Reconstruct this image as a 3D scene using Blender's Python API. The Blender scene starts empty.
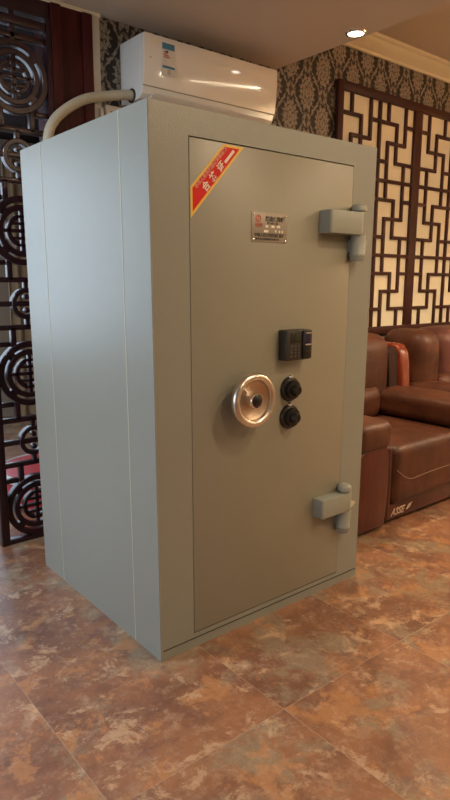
import bpy, bmesh, math, random
from mathutils import Vector, Matrix
random.seed(7)
PI = math.pi
scn = bpy.context.scene
COL = scn.collection

# ------------------------------------------------------------------ camera
cam_d = bpy.data.cameras.new('camera')
cam = bpy.data.objects.new('camera', cam_d)
COL.objects.link(cam)
YAW, PITCH, ROLL = 0.683836832, -0.186226782, 0.0036
fwd = Vector((math.sin(YAW)*math.cos(PITCH), math.cos(YAW)*math.cos(PITCH), math.sin(PITCH)))
rgt = Vector((math.cos(YAW), -math.sin(YAW), 0))
up = rgt.cross(fwd)
r2 = rgt*math.cos(ROLL) + up*math.sin(ROLL)
u2 = -rgt*math.sin(ROLL) + up*math.cos(ROLL)
M = Matrix((r2, u2, -fwd)).transposed().to_4x4()
M.translation = Vector((-1.13361890, -1.77046485, 1.38453527))
cam.matrix_world = M
cam_d.sensor_fit = 'VERTICAL'
cam_d.sensor_height = 36.0
cam_d.lens = 623.489/800.0*36.0
cam_d.clip_start = 0.05
scn.camera = cam

# ------------------------------------------------------------------ world, daylight, exposure
scn.view_settings.view_transform = 'Standard'
scn.view_settings.look = 'None'
scn.view_settings.gamma = 1.0
scn.view_settings.use_curve_mapping = False
scn.view_settings.exposure = 0.25
w = bpy.data.worlds.new('world'); scn.world = w
w.use_nodes = True
w.node_tree.nodes['Background'].inputs[0].default_value = (0.62, 0.78, 1.0, 1)
w.node_tree.nodes['Background'].inputs[1].default_value = 1.0

def area_light(name, loc, direction, sx, sy, power, color, shape='RECTANGLE', spread=None):
    d = bpy.data.lights.new(name, 'AREA')
    d.shape = shape; d.size = sx
    if shape in ('RECTANGLE', 'ELLIPSE'): d.size_y = sy
    d.energy = power; d.color = color
    if spread: d.spread = spread
    o = bpy.data.objects.new(name, d); COL.objects.link(o)
    o.location = loc
    o.rotation_euler = Vector(direction).to_track_quat('-Z', 'Y').to_euler()
    return o
DAY = (0.66, 0.82, 1.0)
area_light('daylight_back_window', (-1.05, 4.60, 1.70), (0, -1, 0), 3.9, 2.0, 52, DAY)
area_light('daylight_side_window', (-4.12, 0.0, 1.60), (1, 0, 0), 2.2, 1.9, 36, DAY)
P_FILL_PANEL = 34.0     # added cool fill panel, unseen, left of the safe
P_DOWN = 14.0      # each ceiling downlight
P_FILL_PEND = 37.0      # each added pendant fill bulb, unseen
P_LINE = 42.0      # each long ceiling lamp

# ------------------------------------------------------------------ node helpers
def mat(name):
    m = bpy.data.materials.new(name); m.use_nodes = True
    nt = m.node_tree
    return m, nt, nt.nodes['Principled BSDF']
def simple(name, col, rough=0.5, metal=0.0, coat=0.0, bump=None, spec=0.5, vary=0.0, vscale=6.0):
    m, nt, b = mat(name)
    b.inputs['Base Color'].default_value = (*col, 1)
    b.inputs['Roughness'].default_value = rough
    b.inputs['Metallic'].default_value = metal
    b.inputs['Coat Weight'].default_value = coat
    b.inputs['Coat Roughness'].default_value = 0.08
    b.inputs['Specular IOR Level'].default_value = spec
    tc = nt.nodes.new('ShaderNodeTexCoord')
    if vary:
        n = nt.nodes.new('ShaderNodeTexNoise'); n.inputs['Scale'].default_value = vscale; n.inputs['Detail'].default_value = 5
        nt.links.new(tc.outputs['Object'], n.inputs['Vector'])
        mx = nt.nodes.new('ShaderNodeMix'); mx.data_type = 'RGBA'
        mx.inputs[6].default_value = (*[c*(1-vary) for c in col], 1)
        mx.inputs[7].default_value = (*[min(1, c*(1+vary)) for c in col], 1)
        nt.links.new(n.outputs['Fac'], mx.inputs[0])
        nt.links.new(mx.outputs[2], b.inputs['Base Color'])
    if bump:
        sc_, st, dist = bump
        n = nt.nodes.new('ShaderNodeTexNoise'); n.inputs['Scale'].default_value = sc_; n.inputs['Detail'].default_value = 3
        nt.links.new(tc.outputs['Object'], n.inputs['Vector'])
        bp = nt.nodes.new('ShaderNodeBump'); bp.inputs['Strength'].default_value = st; bp.inputs['Distance'].default_value = dist
        nt.links.new(n.outputs['Fac'], bp.inputs['Height'])
        nt.links.new(bp.outputs['Normal'], b.inputs['Normal'])
    return m
class G:
    """small math-node graph writer"""
    def __init__(s, nt): s.nt = nt
    def v(s, x, sock):
        if isinstance(x, (int, float)): sock.default_value = x
        else: s.nt.links.new(x, sock)
    def op(s, o, a, b=0.0, c=0.0):
        n = s.nt.nodes.new('ShaderNodeMath'); n.operation = o
        s.v(a, n.inputs[0]); s.v(b, n.inputs[1]); s.v(c, n.inputs[2])
        return n.outputs[0]
    def step(s, x, lo, hi):
        n = s.nt.nodes.new('ShaderNodeMapRange'); n.interpolation_type = 'SMOOTHSTEP'
        s.v(x, n.inputs[0]); n.inputs[1].default_value = lo; n.inputs[2].default_value = hi
        return n.outputs[0]
    def mix(s, f, a, b):
        n = s.nt.nodes.new('ShaderNodeMix'); n.data_type = 'RGBA'
        s.v(f, n.inputs[0])
        for x, k in ((a, 6), (b, 7)):
            if isinstance(x, tuple): n.inputs[k].default_value = (*x, 1)
            else: s.nt.links.new(x, n.inputs[k])
        return n.outputs[2]
    def noise(s, vec, scale, detail=4, rough=0.55, dist=0.0):
        n = s.nt.nodes.new('ShaderNodeTexNoise')
        n.inputs['Scale'].default_value = scale; n.inputs['Detail'].default_value = detail
        n.inputs['Roughness'].default_value = rough; n.inputs['Distortion'].default_value = dist
        s.nt.links.new(vec, n.inputs['Vector'])
        return n.outputs['Fac']

# ------------------------------------------------------------------ materials
M_ = {}
M_['safe'] = simple('safe_grey_paint', (0.285, 0.292, 0.252), rough=0.33, bump=(170, 0.35, 0.002), spec=0.5)
M_['safe_door'] = simple('safe_door_paint', (0.288, 0.270, 0.206), rough=0.36, bump=(170, 0.18, 0.0015), spec=0.5)
M_['gap'] = simple('dark_gap', (0.03, 0.028, 0.022), rough=0.8)
M_['bead'] = simple('seam_bead_paint', (0.50, 0.49, 0.38), rough=0.5)
M_['hinge'] = simple('hinge_paint', (0.30, 0.315, 0.27), rough=0.38)
M_['hinge_edge'] = simple('cream_bracket_paint', (0.62, 0.58, 0.42), rough=0.5)
M_['steel'] = simple('satin_steel', (0.72, 0.66, 0.58), rough=0.26, metal=1.0, bump=(60, 0.05, 0.001))
M_['steel_dish'] = simple('brushed_steel_dish', (0.55, 0.42, 0.31), rough=0.36, metal=1.0)
M_['chrome'] = simple('chrome', (0.85, 0.84, 0.82), rough=0.12, metal=1.0)
M_['black'] = simple('black_plastic', (0.012, 0.011, 0.010), rough=0.28, spec=0.5)
M_['dark_plastic'] = simple('dark_brown_plastic', (0.030, 0.025, 0.020), rough=0.42)
M_['key'] = simple('grey_key', (0.065, 0.055, 0.045), rough=0.5)
M_['lcd'] = simple('lcd_window', (0.018, 0.022, 0.012), rough=0.15)
M_['sensor'] = simple('sensor_glass', (0.02, 0.012, 0.045), rough=0.06)
M_['plate'] = simple('nameplate_metal', (0.33, 0.285, 0.225), rough=0.42, metal=0.25, vary=0.12, vscale=25)
M_['ink'] = simple('dark_ink', (0.06, 0.05, 0.045), rough=0.6)
M_['red_ink'] = simple('red_ink', (0.50, 0.10, 0.06), rough=0.6)
M_['sticker_red'] = simple('sticker_red', (0.68, 0.014, 0.010), rough=0.5, spec=0.25)
M_['sticker_pink'] = simple('sticker_pink', (0.80, 0.36, 0.26), rough=0.5)
M_['sticker_yellow'] = simple('sticker_yellow', (0.84, 0.54, 0.08), rough=0.4)
M_['sticker_white'] = simple('sticker_white', (0.86, 0.78, 0.68), rough=0.5)
M_['ac'] = simple('white_plastic_gloss', (0.86, 0.79, 0.68), rough=0.10, coat=0.5)
M_['ac_matte'] = simple('white_plastic', (0.78, 0.76, 0.70), rough=0.35)
M_['label_blue'] = simple('label_blue', (0.06, 0.22, 0.36), rough=0.4)
M_['label_paper'] = simple('label_paper', (0.70, 0.66, 0.62), rough=0.45)
M_['seam_tan'] = simple('shaded_seam_plastic', (0.30, 0.26, 0.21), rough=0.6)
M_['pipe'] = simple('pipe_tape', (0.50, 0.45, 0.33), rough=0.6, bump=(40, 0.4, 0.004), vary=0.12, vscale=20)
M_['trim'] = simple('cream_trim', (0.88, 0.79, 0.58), rough=0.45)
M_['conduit'] = simple('white_trunking', (0.74, 0.70, 0.62), rough=0.45)
M_['ceiling'] = simple('ceiling_paint', (0.62, 0.53, 0.435), rough=0.85, vary=0.03, vscale=2)
M_['dark_ceiling'] = simple('dark_back_ceiling', (0.020, 0.011, 0.010), rough=0.95, vary=0.2, vscale=3, spec=0.1)  # near-black matte colour for the back room ceiling
M_['plaster'] = simple('wall_plaster', (0.62, 0.53, 0.40), rough=0.85, vary=0.04, vscale=2)
M_['plaster_back'] = simple('back_room_plaster', (0.45, 0.38, 0.30), rough=0.85, vary=0.05, vscale=2)
M_['panel_paper'] = simple('cream_paper', (0.90, 0.83, 0.64), rough=0.7, vary=0.03, vscale=5)
M_['lattice'] = simple('dark_lattice_wood', (0.062, 0.017, 0.011), rough=0.45, vary=0.25, vscale=12, spec=0.3)
M_['red_paint'] = simple('red_plastic', (0.55, 0.026, 0.034), rough=0.4)
M_['white_rim'] = simple('white_rim', (0.72, 0.70, 0.68), rough=0.35)
M_['curtain'] = simple('tan_curtain', (0.42, 0.30, 0.18), rough=0.9)
M_['curtain_blue'] = simple('pale_blue_curtain', (0.42, 0.47, 0.50), rough=0.9)
M_['window_frame'] = simple('white_window_frame', (0.75, 0.75, 0.74), rough=0.4)
M_['foot'] = simple('dark_foot', (0.02, 0.012, 0.010), rough=0.5)
M_['wing_matte'] = simple('matte_dark_leather', (0.040, 0.018, 0.013), rough=0.8, spec=0.2, vary=0.1)
M_['stitch'] = simple('stitch_thread', (0.33, 0.22, 0.15), rough=0.7)

def wood(name, a, b_, rough, coat, scale=(2, 2, 14), spec=0.5):
    m, nt, b = mat(name); g = G(nt)
    tc = nt.nodes.new('ShaderNodeTexCoord'); mp = nt.nodes.new('ShaderNodeMapping')
    mp.inputs['Scale'].default_value = (scale[2], scale[2], scale[0])
    nt.links.new(tc.outputs['Object'], mp.inputs['Vector'])
    f = g.noise(mp.outputs[0], 2.0, 6, 0.6, 0.8)
    nt.links.new(g.mix(g.step(f, 0.3, 0.7), a, b_), b.inputs['Base Color'])
    b.inputs['Roughness'].default_value = rough
    b.inputs['Specular IOR Level'].default_value = spec
    b.inputs['Coat Weight'].default_value = coat; b.inputs['Coat Roughness'].default_value = 0.1
    return m
M_['redwood'] = wood('lacquered_red_wood', (0.060, 0.006, 0.003), (0.095, 0.012, 0.004), 0.33, 0.3)
M_['redwood_lit'] = wood('lacquered_red_wood_lit', (0.16, 0.022, 0.008), (0.30, 0.055, 0.018), 0.25, 0.6)  # lighter copy of the redwood, gloss highlight put into its colour
M_['darkred'] = wood('dark_red_panel_wood', (0.040, 0.005, 0.005), (0.075, 0.010, 0.009), 0.5, 0.0, (2, 2, 14), 0.2)
M_['railwood'] = wood('dark_rail_wood', (0.060, 0.010, 0.006), (0.10, 0.018, 0.008), 0.35, 0.3, (14, 14, 2))
M_['screen'] = wood('carved_screen_wood', (0.020, 0.005, 0.008), (0.036, 0.008, 0.010), 0.34, 0.12)

def leather(name, a, b_):
    m, nt, b = mat(name); g = G(nt)
    tc = nt.nodes.new('ShaderNodeTexCoord')
    f = g.noise(tc.outputs['Object'], 5.0, 6, 0.6, 0.4)
    nt.links.new(g.mix(g.step(f, 0.3, 0.7), a, b_), b.inputs['Base Color'])
    b.inputs['Roughness'].default_value = 0.46
    b.inputs['Specular IOR Level'].default_value = 0.40
    vz = nt.nodes.new('ShaderNodeTexVoronoi'); vz.inputs['Scale'].default_value = 130
    nt.links.new(tc.outputs['Object'], vz.inputs['Vector'])
    n2 = g.noise(tc.outputs['Object'], 9.0, 3)
    h = g.op('ADD', g.op('MULTIPLY', vz.outputs['Distance'], 0.25), g.op('MULTIPLY', n2, 3.0))
    bp = nt.nodes.new('ShaderNodeBump'); bp.inputs['Strength'].default_value = 0.3; bp.inputs['Distance'].default_value = 0.006
    nt.links.new(h, bp.inputs['Height']); nt.links.new(bp.outputs['Normal'], b.inputs['Normal'])
    return m
M_['leather'] = leather('brown_leather', (0.068, 0.022, 0.011), (0.124, 0.041, 0.020))
M_['leather_dark'] = leather('dark_brown_leather', (0.050, 0.020, 0.014), (0.075, 0.032, 0.020))
M_['leather_plum'] = leather('plum_brown_leather', (0.120, 0.042, 0.034), (0.160, 0.058, 0.046))

def wallpaper():
    m, nt, b = mat('damask_wallpaper'); g = G(nt)
    tc = nt.nodes.new('ShaderNodeTexCoord')
    nz = nt.nodes.new('ShaderNodeTexNoise'); nz.inputs['Scale'].default_value = 22; nz.inputs['Detail'].default_value = 2
    nt.links.new(tc.outputs['Object'], nz.inputs['Vector'])
    sp = nt.nodes.new('ShaderNodeSeparateXYZ'); nt.links.new(tc.outputs['Object'], sp.inputs[0])
    ns = nt.nodes.new('ShaderNodeSeparateColor'); nt.links.new(nz.outputs['Color'], ns.inputs[0])
    PX, PZ = 0.316, 0.345
    x = g.op('ADD', sp.outputs['X'], g.op('MULTIPLY', g.op('SUBTRACT', ns.outputs[0], 0.5), 0.020))
    z = g.op('ADD', sp.outputs['Z'], g.op('MULTIPLY', g.op('SUBTRACT', ns.outputs[1], 0.5), 0.020))
    u = g.op('DIVIDE', g.op('SUBTRACT', x, 2.021), PX)
    v = g.op('DIVIDE', g.op('SUBTRACT', z, 2.485), PZ)
    f = g.op('ADD', g.op('COSINE', g.op('MULTIPLY', u, 2*PI)), g.op('COSINE', g.op('MULTIPLY', v, 2*PI)))
    sh = g.op('MULTIPLY', g.op('LESS_THAN', f, 0.0), 0.5)
    du = g.op('SUBTRACT', g.op('FRACT', g.op('ADD', g.op('ADD', u, 0.5), sh)), 0.5)
    dv = g.op('SUBTRACT', g.op('FRACT', g.op('ADD', g.op('ADD', v, 0.5), sh)), 0.5)
    adu = g.op('ABSOLUTE', du)
    ang = g.op('ARCTAN2', dv, adu)
    r = g.op('SQRT', g.op('ADD', g.op('POWER', g.op('DIVIDE', adu, 0.255), 2.0), g.op('POWER', g.op('DIVIDE', dv, 0.37), 2.0)))
    edge = g.op('ADD', 0.86, g.op('MULTIPLY', g.op('COSINE', g.op('MULTIPLY', ang, 14.0)), 0.12))
    med = g.op('SUBTRACT', 1.0, g.step(g.op('SUBTRACT', r, edge), -0.05, 0.06))
    # overlapping scales inside the medallion, like an artichoke
    rl = g.op('MULTIPLY', r, 3.6)
    lay = g.op('FLOOR', rl)
    scal = g.op('ABSOLUTE', g.op('COSINE', g.op('ADD', g.op('MULTIPLY', ang, 4.0), g.op('MULTIPLY', lay, PI/2))))
    fr = g.op('ADD', g.op('FRACT', rl), g.op('MULTIPLY', scal, 0.35))
    med = g.op('MULTIPLY', med, g.op('ADD', 0.12, g.op('MULTIPLY', g.step(fr, 0.26, 0.48), 0.88)))
    # leafy ogee scrolls between the medallions
    af = g.op('ABSOLUTE', f)
    wav = g.op('MULTIPLY', g.op('COSINE', g.op('MULTIPLY', u, 2*PI*6)), g.op('MULTIPLY', g.op('COSINE', g.op('MULTIPLY', v, 2*PI*6)), 0.14))
    band = g.op('SUBTRACT', 1.0, g.step(g.op('SUBTRACT', af, wav), 0.20, 0.36))
    l1 = g.op('COSINE', g.op('MULTIPLY', g.op('ADD', g.op('MULTIPLY', u, 5.0), g.op('MULTIPLY', v, 3.0)), 2*PI))
    l2 = g.op('COSINE', g.op('MULTIPLY', g.op('SUBTRACT', g.op('MULTIPLY', u, 5.0), g.op('MULTIPLY', v, 3.0)), 2*PI))
    leaf = g.step(g.op('MAXIMUM', l1, l2), 0.15, 0.6)
    band = g.op('MULTIPLY', band, g.op('ADD', 0.10, g.op('MULTIPLY', leaf, 0.85)))
    pat = g.op('MAXIMUM', med, band)
    blot = g.noise(tc.outputs['Object'], 60, 3)
    pat = g.op('MULTIPLY', pat, g.step(blot, 0.28, 0.50))
    c = g.mix(pat, (0.018, 0.012, 0.010), (0.35, 0.29, 0.225))
    nt.links.new(c, b.inputs['Base Color'])
    b.inputs['Roughness'].default_value = 0.55
    return m
M_['wallpaper'] = wallpaper()

def floor_mat():
    m, nt, b = mat('rust_slate_tiles'); g = G(nt)
    tc = nt.nodes.new('ShaderNodeTexCoord')
    sp = nt.nodes.new('ShaderNodeSeparateXYZ'); nt.links.new(tc.outputs['Object'], sp.inputs[0])
    TX, TY, X0, Y0 = 0.635, 1.348, 0.180, -0.473
    u = g.op('DIVIDE', g.op('SUBTRACT', sp.outputs['X'], X0), TX)
    v = g.op('DIVIDE', g.op('SUBTRACT', sp.outputs['Y'], Y0), TY)
    iu, iv = g.op('FLOOR', u), g.op('FLOOR', v)
    eu = g.op('MULTIPLY', g.op('SUBTRACT', 0.5, g.op('ABSOLUTE', g.op('SUBTRACT', g.op('FRACT', u), 0.5))), TX)
    ev = g.op('MULTIPLY', g.op('SUBTRACT', 0.5, g.op('ABSOLUTE', g.op('SUBTRACT', g.op('FRACT', v), 0.5))), TY)
    e = g.op('MINIMUM', eu, ev)
    grout = g.op('SUBTRACT', 1.0, g.step(e, 0.0010, 0.0028))
    cmb = nt.nodes.new('ShaderNodeCombineXYZ')
    g.v(iu, cmb.inputs[0]); g.v(iv, cmb.inputs[1])
    wn = nt.nodes.new('ShaderNodeTexWhiteNoise'); wn.noise_dimensions = '3D'
    nt.links.new(cmb.outputs[0], wn.inputs['Vector'])
    off = nt.nodes.new('ShaderNodeVectorMath'); off.operation = 'MULTIPLY_ADD'
    nt.links.new(wn.outputs['Color'], off.inputs[0]); off.inputs[1].default_value = (9, 9, 9)
    nt.links.new(tc.outputs['Object'], off.inputs[2])
    P = off.outputs[0]
    def P2(dx, dy, dz):
        o_ = nt.nodes.new('ShaderNodeVectorMath'); o_.operation = 'ADD'; o_.inputs[1].default_value = (dx, dy, dz)
        nt.links.new(P, o_.inputs[0]); return o_.outputs[0]
    n1 = g.noise(P, 3.0, 8, 0.66, 0.1)
    n2 = g.noise(P2(5, 1, 2), 5.5, 9, 0.72, 0.3)
    n3 = g.noise(P2(3.3, 7.1, 1.7), 3.4, 8, 0.68, 0.3)
    n4 = g.noise(P2(1.3, 4.1, 6.7), 7.5, 9, 0.74, 0.35)
    n5 = g.noise(P, 30, 7, 0.75)
    n6 = g.noise(P2(8, 2, 9), 6.5, 9, 0.74, 0.2)
    n7 = g.noise(P2(2.7, 5.9, 3.1), 14.0, 7, 0.72, 0.2)
    c = g.mix(g.step(n1, 0.38, 0.60), (0.185, 0.080, 0.046), (0.310, 0.136, 0.066))
    c = g.mix(g.op('MULTIPLY', g.step(n3, 0.50, 0.60), 0.80), c, (0.275, 0.205, 0.130))
    c = g.mix(g.op('MULTIPLY', g.step(n6, 0.53, 0.62), 0.65), c, (0.185, 0.076, 0.056))
    c = g.mix(g.op('MULTIPLY', g.step(n2, 0.53, 0.61), 0.75), c, (0.450, 0.205, 0.080))
    c = g.mix(g.op('MULTIPLY', g.step(n4, 0.54, 0.63), 0.65), c, (0.580, 0.390, 0.235))
    c = g.mix(g.op('MULTIPLY', g.step(n7, 0.52, 0.64), 0.24), c, (0.560, 0.385, 0.240))
    c = g.mix(g.op('MULTIPLY', g.step(n5, 0.50, 0.75), 0.40), c, (0.560, 0.400, 0.270))
    c = g.mix(g.op('MULTIPLY', g.op('SUBTRACT', 1.0, g.step(n7, 0.36, 0.46)), 0.22), c, (0.120, 0.056, 0.040))
    c = g.mix(g.op('MULTIPLY', g.op('SUBTRACT', 1.0, g.step(n5, 0.28, 0.46)), 0.30), c, (0.100, 0.048, 0.034))
    c = g.mix(g.op('MULTIPLY', grout, 0.35), c, (0.46, 0.32, 0.22))
    nt.links.new(c, b.inputs['Base Color'])
    rr = g.op('ADD', 0.26, g.op('MULTIPLY', n5, 0.24))
    nt.links.new(rr, b.inputs['Roughness'])
    b.inputs['Specular IOR Level'].default_value = 0.8
    h = g.op('SUBTRACT', g.op('MULTIPLY', n4, 0.5), g.op('MULTIPLY', grout, 0.5))
    bp = nt.nodes.new('ShaderNodeBump'); bp.inputs['Strength'].default_value = 0.25; bp.inputs['Distance'].default_value = 0.004
    nt.links.new(h, bp.inputs['Height']); nt.links.new(bp.outputs['Normal'], b.inputs['Normal'])
    return m
M_['floor'] = floor_mat()

def emit(name, col, s):
    m, nt, b = mat(name)
    b.inputs['Base Color'].default_value = (*col, 1)
    b.inputs['Emission Color'].default_value = (*col, 1)
    b.inputs['Emission Strength'].default_value = s
    return m
M_['lamp_white'] = emit('lamp_lens', (1.0, 0.93, 0.86), 14.0)
def shade_mat():
    m, nt, b = mat('translucent_shade')
    b.inputs['Base Color'].default_value = (0.85, 0.78, 0.66, 1); b.inputs['Roughness'].default_value = 0.8
    o = nt.nodes['Material Output']; t = nt.nodes.new('ShaderNodeBsdfTranslucent'); t.inputs[0].default_value = (0.85, 0.75, 0.6, 1)
    mx = nt.nodes.new('ShaderNodeMixShader'); mx.inputs[0].default_value = 0.75
    nt.links.new(b.outputs[0], mx.inputs[1]); nt.links.new(t.outputs[0], mx.inputs[2]); nt.links.new(mx.outputs[0], o.inputs[0])
    return m
M_['lamp_shade'] = shade_mat()
M_['fill_panel_face'] = emit('fill_panel_face', (0.86, 0.93, 1.0), 5.0)  # glowing face of the added fill panel
M_['lamp_line'] = emit('lamp_tube', (1.0, 0.86, 0.66), 13.0)
def glass():
    m = bpy.data.materials.new('window_glass'); m.use_nodes = True
    nt = m.node_tree; nt.nodes.clear()
    o = nt.nodes.new('ShaderNodeOutputMaterial'); t = nt.nodes.new('ShaderNodeBsdfTransparent')
    gl = nt.nodes.new('ShaderNodeBsdfGlossy'); gl.inputs['Roughness'].default_value = 0.03
    mx = nt.nodes.new('ShaderNodeMixShader'); mx.inputs[0].default_value = 0.06
    nt.links.new(t.outputs[0], mx.inputs[1]); nt.links.new(gl.outputs[0], mx.inputs[2]); nt.links.new(mx.outputs[0], o.inputs[0])
    return m
M_['glass'] = glass()

# ------------------------------------------------------------------ mesh helpers
def B(): return bmesh.new()
def box(bm, x0, x1, y0, y1, z0, z1, bev=0.0, seg=2):
    vs = [bm.verts.new((x, y, z)) for x in (x0, x1) for y in (y0, y1) for z in (z0, z1)]
    F = [(0, 1, 3, 2), (4, 6, 7, 5), (0, 4, 5, 1), (2, 3, 7, 6), (0, 2, 6, 4), (1, 5, 7, 3)]
    fs = [bm.faces.new([vs[i] for i in f]) for f in F]
    if bev:
        es = list({e for f in fs for e in f.edges})
        bmesh.ops.bevel(bm, geom=es, offset=bev, segments=seg, profile=0.5, affect='EDGES')
    return bm
def prism(bm, pts, axis, a0, a1, bev=0.0, seg=2):
    """polygon pts extruded along axis; pts are the other two coordinates in xyz order"""
    def P(p, a):
        return {'x': (a, p[0], p[1]), 'y': (p[0], a, p[1]), 'z': (p[0], p[1], a)}[axis]
    v0 = [bm.verts.new(P(p, a0)) for p in pts]; v1 = [bm.verts.new(P(p, a1)) for p in pts]
    n = len(pts)
    fs = [bm.faces.new(v0), bm.faces.new(list(reversed(v1)))]
    for i in range(n):
        fs.append(bm.faces.new((v0[i], v1[i], v1[(i+1) % n], v0[(i+1) % n])))
    bmesh.ops.recalc_face_normals(bm, faces=fs)
    if bev:
        es = list({e for f in fs[:2] for e in f.edges})
        bmesh.ops.bevel(bm, geom=es, offset=bev, segments=seg, profile=0.5, affect='EDGES')
    return bm
def lathe(bm, prof, mtx=Matrix(), n=40):
    """prof: list of (r, h) along local z"""
    rings = []
    for r, h in prof:
        if r < 1e-6: rings.append([bm.verts.new(mtx @ Vector((0, 0, h)))])
        else: rings.append([bm.verts.new(mtx @ Vector((r*math.cos(2*PI*i/n), r*math.sin(2*PI*i/n), h))) for i in range(n)])
    fs = []
    for a, b in zip(rings, rings[1:]):
        for i in range(n):
            j = (i+1) % n
            if len(a) == 1 and len(b) == 1: continue
            if len(a) == 1: fs.append(bm.faces.new((a[0], b[j], b[i])))
            elif len(b) == 1: fs.append(bm.faces.new((a[i], a[j], b[0])))
            else: fs.append(bm.faces.new((a[i], a[j], b[j], b[i])))
    bmesh.ops.recalc_face_normals(bm, faces=fs)
    return bm
def tube(bm, pts, r, n=12, cap=True):
    pts = [Vector(p) for p in pts]
    rings = []; prev = None
    for i, p in enumerate(pts):
        t = (pts[min(i+1, len(pts)-1)] - pts[max(i-1, 0)]).normalized()
        if prev is None:
            a = t.orthogonal().normalized()
        else:
            a = (prev - t*prev.dot(t)).normalized()
        prev = a; b = t.cross(a)
        rr = r[i] if isinstance(r, (list, tuple)) else r
        rings.append([bm.verts.new(p + (a*math.cos(2*PI*k/n) + b*math.sin(2*PI*k/n))*rr) for k in range(n)])
    fs = []
    for A, C_ in zip(rings, rings[1:]):
        for k in range(n):
            fs.append(bm.faces.new((A[k], A[(k+1) % n], C_[(k+1) % n], C_[k])))
    if cap:
        fs.append(bm.faces.new(list(reversed(rings[0])))); fs.append(bm.faces.new(rings[-1]))
    bmesh.ops.recalc_face_normals(bm, faces=fs)
    return bm
def spline(pts, n=8):
    pts = [Vector(p) for p in pts]; out = []
    for i in range(len(pts)-1):
        p0, p1, p2, p3 = pts[max(i-1, 0)], pts[i], pts[i+1], pts[min(i+2, len(pts)-1)]
        for k in range(n):
            t = k/n
            out.append(0.5*((2*p1) + (p2-p0)*t + (2*p0-5*p1+4*p2-p3)*t*t + (3*p1-p0-3*p2+p3)*t**3))
    out.append(pts[-1]); return out
def cushion(bm, x0, x1, y0, y1, z0, z1, r, bx=0.0, by=0.0, bz=0.0, n=10, k=5):
    """soft rounded block; bx/by/bz bulge each pair of faces"""
    h = [(x1-x0)/2, (y1-y0)/2, (z1-z0)/2]; c = Vector(((x0+x1)/2, (y0+y1)/2, (z0+z1)/2))
    r = min(r, min(h)*0.98)
    def axis(hh):
        s = [-hh + r*(1-math.cos(PI/2*i/k))*1.0 for i in range(k)]
        inner = [-(hh-r) + 2*(hh-r)*i/n for i in range(n+1)]
        return s + inner + [-q for q in reversed(s)]
    ax = [axis(q) for q in h]; cache = {}
    def V(i, j, l):
        key = (i, j, l)
        if key not in cache:
            p = [ax[0][i], ax[1][j], ax[2][l]]
            inn = [max(-(h[q]-r), min(h[q]-r, p[q])) for q in range(3)]
            d = Vector([p[q]-inn[q] for q in range(3)])
            if d.length > 1e-9: d = d.normalized()*r
            q = Vector(inn) + d
            s = [max(0, 1-(q[t]/h[t])**2) for t in range(3)]
            q.x += math.copysign(bx*s[1]*s[2], q.x); q.y += math.copysign(by*s[0]*s[2], q.y); q.z += math.copysign(bz*s[0]*s[1], q.z)
            cache[key] = bm.verts.new(c + q)
        return cache[key]
    N = [len(a)-1 for a in ax]; fs = []
    def face(*v):
        try: fs.append(bm.faces.new(v))
        except ValueError: pass
    for i in range(N[0]):
        for j in range(N[1]):
            for l in (0, N[2]): face(V(i, j, l), V(i+1, j, l), V(i+1, j+1, l), V(i, j+1, l))
    for i in range(N[0]):
        for l in range(N[2]):
            for j in (0, N[1]): face(V(i, j, l), V(i+1, j, l), V(i+1, j, l+1), V(i, j, l+1))
    for j in range(N[1]):
        for l in range(N[2]):
            for i in (0, N[0]): face(V(i, j, l), V(i, j+1, l), V(i, j+1, l+1), V(i, j, l+1))
    bmesh.ops.recalc_face_normals(bm, faces=fs)
    return bm
def obj(name, bm, m, parent=None, smooth=True, ang=40):
    me = bpy.data.meshes.new(name)
    bm.normal_update()
    bm.to_mesh(me); bm.free()
    o = bpy.data.objects.new(name, me); COL.objects.link(o)
    me.materials.append(M_[m] if isinstance(m, str) else m)
    if smooth:
        for p in me.polygons: p.use_smooth = True
        me.set_sharp_from_angle(angle=math.radians(ang))
    if parent is not None:
        o.parent = parent
        pw = parent.location if parent.parent is None else parent.location + parent.parent.location
        # meshes are written in world coordinates: shift to the parent's frame
        me.transform(Matrix.Translation(-root_loc(parent)))
    return o
def root_loc(o):
    v = Vector((0, 0, 0))
    while o is not None:
        v += o.location; o = o.parent
    return v
def thing(name, label, cat, loc, group=None):
    o = bpy.data.objects.new(name, None); COL.objects.link(o)
    o.location = loc; o.empty_display_size = 0.1
    return tag(o, label, cat, group)
def tag(o, label, cat, group=None):
    o['label'] = label; o['category'] = cat
    if group: o['group'] = group
    return o
def struct(name, bm, m, parent=None, smooth=False):
    o = obj(name, bm, m, parent, smooth)
    if parent is None: o['kind'] = 'structure'
    return o
def text_mesh(body, size, m, name, parent, origin, xdir, zdir, nudge, shear=0.0, bold=0.0, align='LEFT'):
    """lettering as a thin mesh lying in the plane xdir/zdir at origin"""
    cu = bpy.data.curves.new(name, 'FONT'); cu.body = body; cu.size = size; cu.align_x = align; cu.align_y = 'CENTER'
    cu.shear = shear; cu.offset = bold; cu.extrude = 0.0004; cu.resolution_u = 2
    to = bpy.data.objects.new(name, cu); COL.objects.link(to)
    dg = bpy.context.evaluated_depsgraph_get()
    me = bpy.data.meshes.new_from_object(to.evaluated_get(dg))
    bpy.data.objects.remove(to); bpy.data.curves.remove(cu)
    xd, zd = Vector(xdir).normalized(), Vector(zdir).normalized(); yd = xd.cross(zd)
    mt = Matrix((xd, zd, yd)).transposed().to_4x4(); mt.translation = Vector(origin) + yd*nudge
    me.transform(mt)
    me.transform(Matrix.Translation(-root_loc(parent)))
    o = bpy.data.objects.new(name, me); COL.objects.link(o)
    me.materials.clear(); me.materials.append(M_[m])
    o.parent = parent
    return o

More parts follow.
